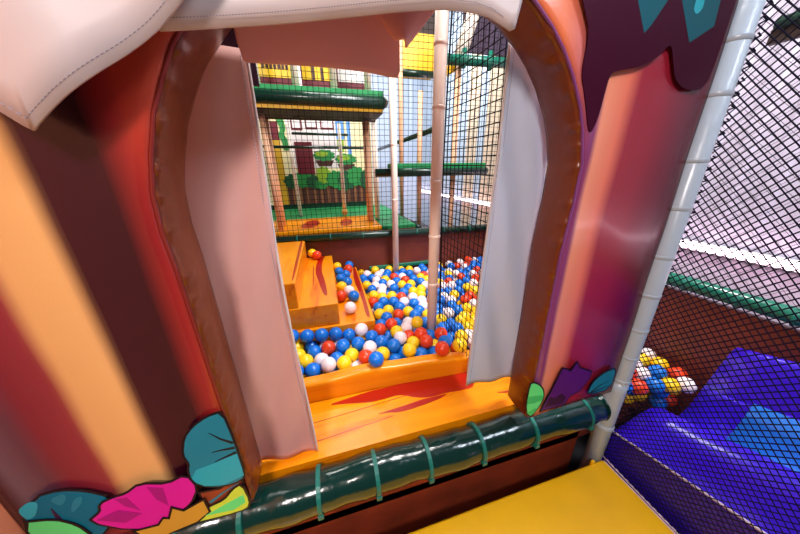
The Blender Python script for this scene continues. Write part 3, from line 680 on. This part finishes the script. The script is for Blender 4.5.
mp('printed_door', rect(.62, .70, .30, 1.3), 'print_blue', .007); mp('printed_sign', rect(-.62, -.25, 1.28, 1.7), 'print_yellow', .02)

def bar(name, label, pts, r, m, cat='rail'): return tag(obj(name, MB().tube(pts, r, 14), m, smooth=True), label, cat)
bar('guard_rail', 'thin dark green rail crossing in front of the painted bushes', [(-1.2, 5.0, .365), (.80, 5.0, .35)], .022, 'dark_green')
bar('guard_rail', 'short dark green rail just under the printed windows', [(-.48, 6.15, .69), (.62, 6.15, .68)], .026, 'dark_green')
t = thing('hanging_rope', 'white rope with a tan knot at its end hanging over the deck turf', 'rope', (.335, 4.95, -.73))
obj('cord', MB().tube([(.36, 4.95, .72), (.352, 4.95, .2), (.342, 4.95, -.3), (.336, 4.95, -.66)], [.026, .028, .034, .036], 10), 'rope', t, smooth=True)
kn = MB().tube([(.336, 4.95, -.785), (.336, 4.95, -.765), (.336, 4.95, -.72), (.336, 4.95, -.68), (.336, 4.95, -.665)], [.02, .045, .055, .045, .02], 12); obj('knot', kn, 'knot', t, smooth=True)
tag(obj('hanging_rope', MB().tube([(-.46, 5.2, .72), (-.455, 5.2, .1), (-.45, 5.2, -.795)], [.030, .03, .034], 10), 'rope', smooth=True), 'plain white rope hanging in front of the maroon printed sign', 'rope')
PG = None
post('deck_post', 'peach post of a close pair at the end of the deck nearest the door flap', -.635, 4.0, -.80, .66, .036, 'peach_pole')
post('deck_post', 'thin peach post just behind its twin beside the mustard painted pillar', -.655, 4.40, -.80, .66, .040, 'peach_pole')
post('deck_post', 'brownish post carrying the open end of the upper walkway, front of the pair', .70, 4.3, -.80, .66, .05, 'peach_pole')
post('deck_post', 'peach post standing behind the brownish post at the open end of the walkway', .86, 4.5, -.80, .72, .042, 'cream_pole')
post('deck_post', 'peach post rising from the green turf edge in front of the blue grey wall', 1.385, 4.8, -.86, 2.2, .035, 'peach_pole')
post('deck_post', 'peach post at the near corner of the turf edge beside the far green pipe', 1.43, 3.98, -.86, 1.0, .036, 'peach_pole')
post('side_post', 'yellowish peach post seen past the cream pit post beneath the yellow end piece', 2.0, 4.0, -2.75, 1.35, .040, 'peach_pole')
# upper walkway
t = thing('upper_walkway', 'dark upper walkway edged with a thick green tube and a yellow strip', 'walkway', (-.3, 4.05, .66))
obj('front_tube', MB().tube([(-1.6, 3.795, .805), (.86, 3.795, .795), (.875, 3.81, .795)], [.075, .075, .06], 18), 'dark_green', t, smooth=True)
obj('turf_strip', MB().box(-1.6, .86, 3.78, 4.35, .86, .925), 'deck_green', t)
obj('yellow_strip', MB().box(-1.6, .85, 3.785, 3.81, .69, .737), 'yellow_trim', t)
obj('underside', MB().box(-1.6, .85, 3.80, 4.36, .675, .86), 'dark_under', t)
obj('rear_tube', MB().tube([(-1.6, 4.38, .72), (.86, 4.38, .72)], .06, 14), 'dark_under', t, smooth=True)
for x, lab in ((-.61, 'beside the pink tinted door flap'), (-.18, 'between the two yellow signs'), (.265, 'where the yellow sign meets the white one'), (.69, 'at the open end')):
    post('walkway_post', 'short peach post on the upper walkway '+lab, x, 3.90, .925, 2.2, .042, 'cream_pole')
def board(label, x0, x1, m, bars):
    t = thing('sign_board', label, 'sign board', ((x0+x1)/2, 4.6, 1.1))
    obj('frame', MB().box(x0, x1, 4.58, 4.62, 1.08, 1.75), 'maroon', t)
    obj('face', MB().box(x0+.02, x1-.02, 4.57, 4.58, 1.20, 1.72), m, t)
    for a, b, c, d in bars: obj('printed_mark', MB().box(a, b, 4.562, 4.57, c, d), 'bark', t)
board('yellow board with a row of dark marks above the green walkway tube', -.70, -.17, 'yellow_trim', [(x, x+.035, 1.30, 1.36) for x in np.arange(-.62, -.30, .05)])
board('yellow board with two dark upright bars above the walkway', -.13, .32, 'yellow_trim', [(.02, .06, 1.2, 1.7), (.14, .18, 1.2, 1.7)])
board('white board with a maroon frame at the end of the walkway', .36, .80, 'print_white', [])

# structures to the far side of the pit
t = thing('shelf_tube', 'green tube with a turf strip crossing above the far end of the pit', 'tube', (1.6, 3.8, -.1))
obj('pad', MB().tube([(.72, 3.80, -.045), (2.46, 3.80, -.045)], .055, 18), 'dark_green', t, smooth=True)
obj('turf_strip', MB().box(.96, 2.44, 3.80, 4.1, .0, .075), 'deck_green', t, bevel=.01)
bar('sloping_view_rail', 'dark green pipe running away from the pit high in front of the blue grey wall', [(1.60, 3.72, .52), (1.60, 9.0, .52)], .04, 'dark_green', 'pipe')
t = thing('yellow_beam', 'yellow panel with a green lower edge high behind the pit', 'panel', (1.9, 5.5, 1.5))
obj('panel', MB().box(1.45, 2.32, 5.45, 5.9, 1.68, 2.24), 'yellow_trim', t)
obj('lower_tube', MB().tube([(1.45, 5.45, 1.64), (2.32, 5.45, 1.64)], .06, 12), 'dark_green', t, smooth=True)
obj('upper_beam', MB().box(1.4, 2.36, 5.45, 5.9, 2.24, 2.5), 'dark_under', t)
t = thing('upper_pipe', 'teal green padded pipe with couplings high above the pit corner', 'pipe', (2.25, 3.9, 1.25))
obj('pad', MB().tube([(1.78, 3.9, 1.36), (3.1, 3.9, 1.40)], .062, 18), 'teal_green', t, smooth=True)
for x in (2.02, 2.42): obj('coupling', MB().tube([(x, 3.9, 1.28), (x, 3.9, 1.50)], .032, 12), 'teal_green', t, smooth=True)
obj('bent_end', MB().tube([(1.80, 3.9, 1.36), (1.72, 3.9, 1.40), (1.68, 3.9, 1.47)], [.062, .05, .035], 14), 'teal_green', t, smooth=True)
obj('end_bracket', MB().hexa([(1.90, 4.15, 1.26), (2.2, 4.15, 1.40), (2.2, 4.3, 1.40), (1.90, 4.3, 1.26)], [(1.90, 4.15, 1.38), (2.2, 4.15, 1.50), (2.2, 4.3, 1.50), (1.90, 4.3, 1.38)]), 'yellow_trim', t, bevel=.01, label='small yellow angled bracket under the pipe')
tag(obj('dark_panel', MB().box(2.2, 3.3, 4.30, 4.36, 1.62, 2.3).tube([(3.25, 4.33, -2.75), (3.25, 4.33, 1.7)], .03, 8), 'dark_purple'), 'dark purple panel high above the teal green pipe', 'panel')
tag(obj('slanted_pole', MB().tube([(2.30, 4.1, 2.2), (2.02, 4.05, 1.42)], .09, 18), 'cream_pole', smooth=True), 'thick whitish slanted pole leaning above the bent pipe end', 'pole')
t = thing('overhead_pipe', 'dark green and brown padded pipe running high along the outer side net', 'pipe', (2.78, 1.5, .72))
obj('pad', MB().tube([(2.80, -1.2, .80), (2.80, 1.32, .80)], .04, 14), 'dark_green', t, smooth=True)
obj('support_leg', MB().tube([(2.86, -1.15, -2.75), (2.82, -1.15, .79)], .03, 10), 'dark_under', t)
obj('lower_board', MB().box(2.78, 2.83, -1.2, 1.33, .70, .775), 'dark_under', t)

# ---------------------------------------------------------------- balls
D = .122; RB = D/2
RAW = {
    'B': '-0.36,2.27 -0.27,2.22 -0.14,2.20 -0.03,2.18 0.09,2.17 0.28,2.09 -0.19,2.11 0.33,1.98 -0.20,1.95 0.16,1.93 0.03,1.89 -0.04,1.83 -0.20,1.75 -0.26,1.74 0.35,1.92 0.37,2.01 0.42,2.20 0.43,2.06 0.52,2.31 0.70,2.54 0.66,2.67 0.75,2.25 0.87,2.35 0.60,2.19 0.74,2.04 0.86,2.07 0.86,1.98 0.85,1.77 0.96,1.84 0.43,1.80 0.52,1.80 0.70,1.74 0.81,1.73 0.44,1.73 1.01,1.98 1.12,2.04 1.08,1.91 0.80,3.66 0.44,3.50 0.55,3.48 0.75,3.46 0.65,3.24 0.48,3.10 0.56,2.71 0.46,2.60 0.87,2.56 0.84,3.24 1.03,3.55 1.10,3.47 1.37,3.56 1.11,3.26 1.16,3.12 0.94,2.99 0.76,3.05 0.85,2.88 2.41,3.70 1.83,3.55 2.15,3.44 1.54,3.27 1.54,2.74 1.79,2.97 1.23,2.54 1.27,2.36 1.29,2.25 2.49,1.09,s 2.12,1.02,s 2.33,0.96,s 1.99,0.95,s',
    'Y': '-0.30,2.14 0.09,2.04 0.18,2.05 0.25,1.95 -0.29,1.93 0.09,1.82 -0.23,1.82 0.01,1.74 0.24,1.73 0.55,2.50 0.76,2.40 0.78,2.13 0.53,2.03 0.62,1.85 0.77,1.84 0.55,1.74 0.36,1.75 0.86,2.21 1.04,2.14 1.31,2.14 1.04,1.82 1.31,2.02 1.23,1.85 1.40,2.27 0.41,3.78 0.53,3.78 0.62,3.70 0.88,3.65 0.69,3.34 0.45,3.25 0.47,2.91 0.55,2.83 0.68,2.83 0.96,2.88 1.08,2.90 1.03,2.76 0.47,2.40 1.21,3.28 1.26,3.19 0.90,3.11 1.00,3.10 1.65,3.27 1.68,2.78 1.42,2.63 1.71,2.66 1.36,2.14 1.45,2.20 1.25,2.10 1.23,1.93 2.55,1.22,s 2.61,1.14,s 2.42,0.96,s',
    'R': '0.35,2.13 -0.08,1.97 0.16,1.77 0.34,1.82 0.50,2.16 0.64,2.38 0.44,2.75 0.59,1.92 0.73,1.92 0.71,1.81 0.88,1.87 0.96,1.74 0.77,2.77 0.84,3.42 0.97,3.28 2.24,3.85 2.14,3.28 1.78,3.12 1.53,3.02 1.59,2.55 1.49,2.48 1.63,2.42 2.60,1.04,s 2.23,1.08,s 2.19,0.96,s',
    'W': '0.19,2.18 -0.11,2.06 -0.01,2.02 0.26,1.82 -0.13,1.83 -0.09,1.74 0.10,1.72 0.80,2.60 0.90,2.48 0.68,2.19 0.64,2.07 0.53,1.93 0.45,1.90 1.14,2.25 1.12,1.81 1.13,1.73 0.40,4.08 0.46,3.67 0.75,3.74 0.58,3.39 0.67,3.50 0.55,3.20 0.60,3.10 0.58,2.98 0.91,2.72 0.95,2.59 0.93,3.37 1.25,3.54 1.19,3.00 0.73,3.19 2.05,3.66 2.31,3.78 2.60,3.85 2.01,3.45 1.76,3.25 1.40,2.90 1.50,2.89 1.98,3.17 2.16,3.19 1.83,2.86 1.88,2.78 1.29,2.52 1.53,2.35 2.63,1.24,s 2.40,1.16,s 2.33,1.05,s 2.52,0.96,s',
}
P0 = []; K0 = []
for c, txt in RAW.items():
    for tok in txt.split():
        q = tok.split(','); x, y = float(q[0]), float(q[1]); z = -1.6 if len(q) > 2 else -1.47
        if x < .42 and 2.12 < y < 2.36: k = 2.12/y; x, y, z = x*k, y*k, z*k
        P0.append((x, y, z)); K0.append(c)
n_dig = len(P0)
STEP = [(.225, 3.36, 'B'), (.20, 3.22, 'R'), (.154, 3.03, 'B'), (.085, 2.93, 'B'), (.151, 2.80, 'B'), (.082, 2.69, 'Y'), (.15, 2.56, 'W'), (.06, 2.46, 'R'), (.182, 2.42, 'B'), (.124, 2.19, 'W'), (.07, 3.36, 'Y'), (.08, 3.16, 'B')]
FIX = [(x*1.079, min(3.67, y*1.079), -1.354+RB+.002, c) for x, y, c in STEP]
FIX += [(-.24, 3.67, -1.138+RB+.002, 'Y'), (-.178, 3.555, -1.138+RB+.002, 'O')]
FIX += [(.255, rimf(.255)+.055, -1.445+RB, 'B'), (.80, rimf(.8)+.06, -1.445+RB, 'R'), (.955, rimf(.95)+.06, -1.445+RB+.004, 'Y')]
# the pit surface: blue noise fill around the digitised balls, one layer on top and two beneath
def inside(x, y):
    if y > 3.70 or x > 2.67: return False
    if x < .41 and y > 2.12: return False
    if x < 1.95: return y > (rimf(x)+.17 if x < 1.95 else 1.2)
    return y > 1.30 - .0*(x)
def inside_top(x, y):
    if 1.95 < x < 2.66 and .62+.28*0 < y < 1.35: return y > 1.05-(x-2.03)*.28+.09
    return inside(x, y)
def level(x, y):
    a = min(1, max(0, (x-1.75)/.3))*min(1, max(0, (1.75-y)/.3)); return -1.485*(1-a) - 1.63*a
P = [list(p) for p in P0]; K = list(K0)
cell = {}
def near(x, y, d):
    gx, gy = int(x/.12), int(y/.12)
    for i in range(gx-1, gx+2):
        for j in range(gy-1, gy+2):
            for k in cell.get((i, j), ()):
                if (P[k][0]-x)**2+(P[k][1]-y)**2 < d*d: return True
    return False
def put(k): cell.setdefault((int(P[k][0]/.12), int(P[k][1]/.12)), []).append(k)
for k in range(len(P)): put(k)
for _ in range(9000):
    x = random.uniform(-1.0, 2.68); y = random.uniform(.7, 3.72)
    if not inside_top(x, y) or near(x, y, D*.93): continue
    P.append([x, y, level(x, y)-random.uniform(.0, .045)]); K.append(random.choice('BBBBBBYYYRRWWW')); put(len(P)-1)
n_top = len(P)
for lay in (1, 2):
    y = .8
    row = 0
    while y < 3.7:
        x = -1.0 + (row % 2)*D*.5
        while x < 2.66:
            if inside_top(x, y): P.append([x+random.uniform(-.012, .012), y+random.uniform(-.012, .012), level(x, y)-.088*lay-.02]); K.append(random.choice('BBBBBBYYYRRWWW'))
            x += D*1.02
        y += D*.9; row += 1
A = np.array(P); F0 = A.copy()
wt = np.ones(len(A)); wt[:n_dig] = .35
fixp = np.array([f[:3] for f in FIX])
for it in range(110):
    cells = {}
    ij = np.floor(A/D).astype(int)
    for k, c in enumerate(map(tuple, ij)): cells.setdefault(c, []).append(k)
    pairs = []
    for c, ks in cells.items():
        for dx in (-1, 0, 1):
            for dy in (-1, 0, 1):
                for dz in (-1, 0, 1):
                    o = cells.get((c[0]+dx, c[1]+dy, c[2]+dz))
                    if o: pairs += [(a, b) for a in ks for b in o if a < b]
    pr = np.array(pairs); d = A[pr[:, 0]]-A[pr[:, 1]]; L = np.linalg.norm(d, axis=1)+1e-9
    ov = np.clip(D*1.004-L, 0, None); push = d/L[:, None]*(ov*.5)[:, None]
    w0 = wt[pr[:, 0]]; w1 = wt[pr[:, 1]]; s = (w0+w1)/2
    np.add.at(A, pr[:, 0], push*(w0/s)[:, None]); np.add.at(A, pr[:, 1], -push*(w1/s)[:, None])
    for f in fixp:
        dd = A-f; L = np.linalg.norm(dd, axis=1); m = L < D
        A[m] += dd[m]/(L[m][:, None]+1e-9)*(D-L[m])[:, None]
    x, y, z = A[:, 0], A[:, 1], A[:, 2]
    m = (x < .354+RB) & (y > 2.165-RB)
    dyf = y-(2.165-RB); dxf = (.354+RB)-x
    A[m & (dyf < dxf), 1] = 2.165-RB; A[m & (dyf >= dxf), 0] = .354+RB
    A[:, 1] = np.minimum(A[:, 1], 3.75-RB); A[:, 0] = np.minimum(A[:, 0], 2.72-RB); 
    A[:, 2] = np.maximum(A[:, 2], -2.05+RB)
    pm = (A[:, 0] < 1.96); lim = np.array([rimf(v) for v in A[:, 0]])+.105+RB
    A[pm, 1] = np.maximum(A[pm, 1], lim[pm])
    for px, py, pr_ in ((.885, 2.06, .05), (.945, 3.635, .048), (2.665, 3.625, .05), (1.905, 1.0, .075)):
        dx, dy = A[:, 0]-px, A[:, 1]-py; L = np.hypot(dx, dy)+1e-9; m = L < pr_+RB
        A[m, 0] += (dx/L*(pr_+RB-L))[m]; A[m, 1] += (dy/L*(pr_+RB-L))[m]
    A[:, 2] = np.minimum(A[:, 2], F0[:, 2]+.035)
    ms = (A[:, 0] > 1.96) & (A[:, 1] < 1.3); ls_ = 1.0-(A[:, 0]-2.03)*.28+RB+.01
    A[ms, 1] = np.maximum(A[ms, 1], ls_[ms])
# the slide end keeps its balls behind it
m = (A[:, 0] > 1.96) & (A[:, 1] < 1.3); lim = 1.0-(A[:, 0]-2.03)*.28+RB+.01
A[m, 1] = np.maximum(A[m, 1], lim[m])

def sphere_mesh(r, sub):
    bm = bmesh.new(); bmesh.ops.create_icosphere(bm, subdivisions=sub, radius=r*S)
    for f in bm.faces: f.smooth = True
    me = bpy.data.meshes.new('play_ball'); bm.to_mesh(me); bm.free(); return me
COL = dict(B='blue', Y='yellow', R='red', W='white', O='red')
BM = {}
for c in 'BYRW':
    BM[c] = sphere_mesh(RB, 3); BM[c].materials.append(M['ball_'+COL[c]])
BM['O'] = BM['R']
# camera frame (also used to rank balls by how large they show)
pitch, yaw, roll, FPX = math.radians(20.5), math.radians(15.5), math.radians(.8), 262.0
fw = Vector((math.sin(yaw)*math.cos(pitch), math.cos(yaw)*math.cos(pitch), -math.sin(pitch)))
rt = Vector((math.cos(yaw), -math.sin(yaw), 0)); up = rt.cross(fw)
r2 = (rt*math.cos(roll)-up*math.sin(roll)).normalized(); u2 = r2.cross(fw).normalized()
ORD = ['', 'second ', 'third ', 'fourth ', 'fifth ', 'sixth ', 'seventh ', 'eighth ', 'ninth ', 'tenth ', 'eleventh ', 'twelfth ', 'thirteenth ', 'fourteenth ', 'fifteenth ', 'sixteenth ', 'seventeenth ', 'eighteenth ', 'nineteenth ', 'twentieth ']
items = [(tuple(A[k]), K[k], 'top' if k < n_top else 'deep') for k in range(len(A))]
def scr(p):
    v = Vector(p); w = v.dot(fw); return (400+FPX*v.dot(r2)/w, 267-FPX*v.dot(u2)/w, w)
def seen(p):
    x, y, w = scr(p)
    if x > 612: return 612 < x < 700 and p[1] < 1.5
    left_edge = 301 + (y-330)*.18
    if not (left_edge-6 < x < 505): return False
    lim = 487 - (y-250)*.145
    return x < lim+5
vis = [(scr(p)[2], p, c) for p, c, l in items if l == 'top' and seen(p)]
vis.sort(key=lambda q: q[0])
n_ind = 300-len(FIX)
indiv = vis[:n_ind]; chosen = set(p for _, p, c in indiv)
zone_items = {}
for w, p, c in indiv:
    x, y, _ = p; sx = scr(p)[0]
    if x > 1.9 and y < 1.6: zn = 'slide'
    elif x < .42 and y < 2.16: zn = 'front'
    elif x < .935 and y < 2.06: zn = 'mid'
    elif sx < 435 and y < 2.7: zn = 'step'
    elif sx < 435 and y < 3.2: zn = 'far'
    elif sx < 435: zn = 'wall'
    elif y < 2.3: zn = 'net'
    elif y < 2.95: zn = 'netmid'
    else: zn = 'netfar'
    zone_items.setdefault((zn, c), []).append(p)
ZT = dict(slide='in the heap at the foot of the violet slide', front='in the pit right before the orange foam steps', mid='between the lowest foam step and the cream post',
          step='beside the lowest foam step, past its front edge', far='in the middle of the pit', wall='near the maroon back wall',
          net='close behind the coarse black net', netmid='behind the net, halfway back', netfar='by the far maroon corner')
CW = dict(B='blue', Y='yellow', R='orange red', W='pinkish white', O='bright orange')
def ball(p, c, label):
    o = bpy.data.objects.new('play_ball', BM[c]); C.objects.link(o); o.location = W(p); o['label'] = label; o['category'] = 'ball'; o['group'] = 'plastic balls of the ball pit'
for (zn, c), ps in zone_items.items():
    ps.sort(key=lambda p: scr(p)[0])
    for i, p in enumerate(ps):
        if len(ps) == 1: lab = 'only %s ball %s' % (CW[c], ZT[zn])
        elif len(ps) <= 20: lab = '%sleftmost %s ball %s' % (ORD[i] if i else '', CW[c], ZT[zn]) if i < len(ps)-1 else 'rightmost %s ball %s' % (CW[c], ZT[zn])
        else: lab = '%s ball %s' % (CW[c], ZT[zn])
        ball(p, c, lab)
SL = {}
for f in FIX[:len(STEP)]: SL.setdefault(f[3], []).append(f)
for c, fs in SL.items():
    fs.sort(key=lambda f: f[1])
    for i, f in enumerate(fs):
        ball(f[:3], c, ('%s ball on the lowest foam step, %snearest of its colour to the front' % (CW[c], ORD[i] if i else '')).replace('  ', ' '))
ball(FIX[-5][:3], 'Y', 'yellow ball at the back of the middle foam step beside the bright orange one')
ball(FIX[-4][:3], 'O', 'bright orange ball at the back of the middle foam step')
ball(FIX[-3][:3], 'B', 'single blue ball resting on top of the orange rim')
ball(FIX[-2][:3], 'R', 'orange red ball resting on the orange rim near the grey tinted flap')
ball(FIX[-1][:3], 'Y', 'yellow ball resting on the rim closest to the grey tinted flap')
# everything deeper or farther
rest = [(p, c) for p, c, l in items if p not in chosen]
base = sphere_mesh(RB, 2); bv = np.array([v.co[:] for v in base.vertices]); bf = np.array([p.vertices[:] for p in base.polygons])
mats_ = ['ball_blue', 'ball_yellow', 'ball_red', 'ball_white']; idx = dict(B=0, Y=1, R=2, W=3, O=2)
org = Vector((1*S, 2.6*S, ZC-2.05*S))
V_ = np.concatenate([bv+np.array(W(p)-org) for p, c in rest]); F_ = np.concatenate([bf+i*len(bv) for i in range(len(rest))])
me = bpy.data.meshes.new('deeper_play_balls'); me.from_pydata(V_.tolist(), [], F_.tolist())
for m_ in mats_: me.materials.append(M[m_])
me.polygons.foreach_set('material_index', np.repeat([idx[c] for p, c in rest], len(bf)).tolist()); me.polygons.foreach_set('use_smooth', [True]*len(me.polygons))
o = bpy.data.objects.new('deeper_play_balls', me); C.objects.link(o); o.location = org; o['kind'] = 'stuff'
o['label'] = 'the mass of plastic balls lying deeper and farther back in the pit'; o['category'] = 'balls'

# ---------------------------------------------------------------- light
def area(name, loc, target, size, power, col=(1, 1, 1), sy=None):
    l = bpy.data.lights.new(name, 'AREA'); l.energy = power; l.color = col; l.size = size
    if sy: l.shape = 'RECTANGLE'; l.size_y = sy
    ob = bpy.data.objects.new(name, l); C.objects.link(ob); ob.location = W(loc)
    ob.rotation_euler = (W(target)-W(loc)).to_track_quat('-Z', 'Y').to_euler(); ob['kind'] = 'helper'; return ob
area('fill_light_pit', (1.7, 1.5, 3.9), (1.0, 2.9, -1.2), .7, 135, (1, .98, .96), .7)  # unseen light, added to reach the camera side of the posts
area('ceiling_lamp_deck', (.2, 4.9, 3.4), (.2, 5.6, -.8), .8, 36, (1, .97, .93))
area('fill_light_far', (2.6, 8.5, 4.8), (3.4, 11, 0), 1.6, 170, (.9, .95, 1.0))  # unseen light, added to brighten the far back wall
area('warm_fill_front', (-1.4, -2.8, 3.2), (-.2, 1.0, -.2), .5, 92, (1, .87, .82), .5)  # unseen warm light, added to tint the left of the doorway
area('cool_fill_hall', (3.6, -1.6, 4.0), (2.6, 1.0, -.8), .7, 90, (.78, .87, 1.0), .7)  # unseen bluish light, added to cool the right side
w = bpy.data.worlds.new('hall_light'); sc.world = w; w.use_nodes = True
w.node_tree.nodes['Background'].inputs[0].default_value = (.95, .93, 1.0, 1); w.node_tree.nodes['Background'].inputs[1].default_value = .1

# ---------------------------------------------------------------- camera
cam = bpy.data.cameras.new('camera'); co = bpy.data.objects.new('camera', cam); C.objects.link(co)
cam.sensor_width = 36; cam.lens = FPX/800*36; cam.clip_start = .02
from mathutils import Matrix
R = Matrix((r2, u2, -fw)).transposed()
co.matrix_world = Matrix.Translation(W((0, 0, 0))) @ R.to_4x4()
sc.camera = co
for o in bpy.data.objects:
    if '_base' in o: del o['_base']
sc.view_settings.view_transform = 'Standard'; sc.view_settings.look = 'None'; sc.view_settings.gamma = 1; sc.view_settings.exposure = 0
try: sc.view_settings.use_curve_mapping = False
except Exception: pass
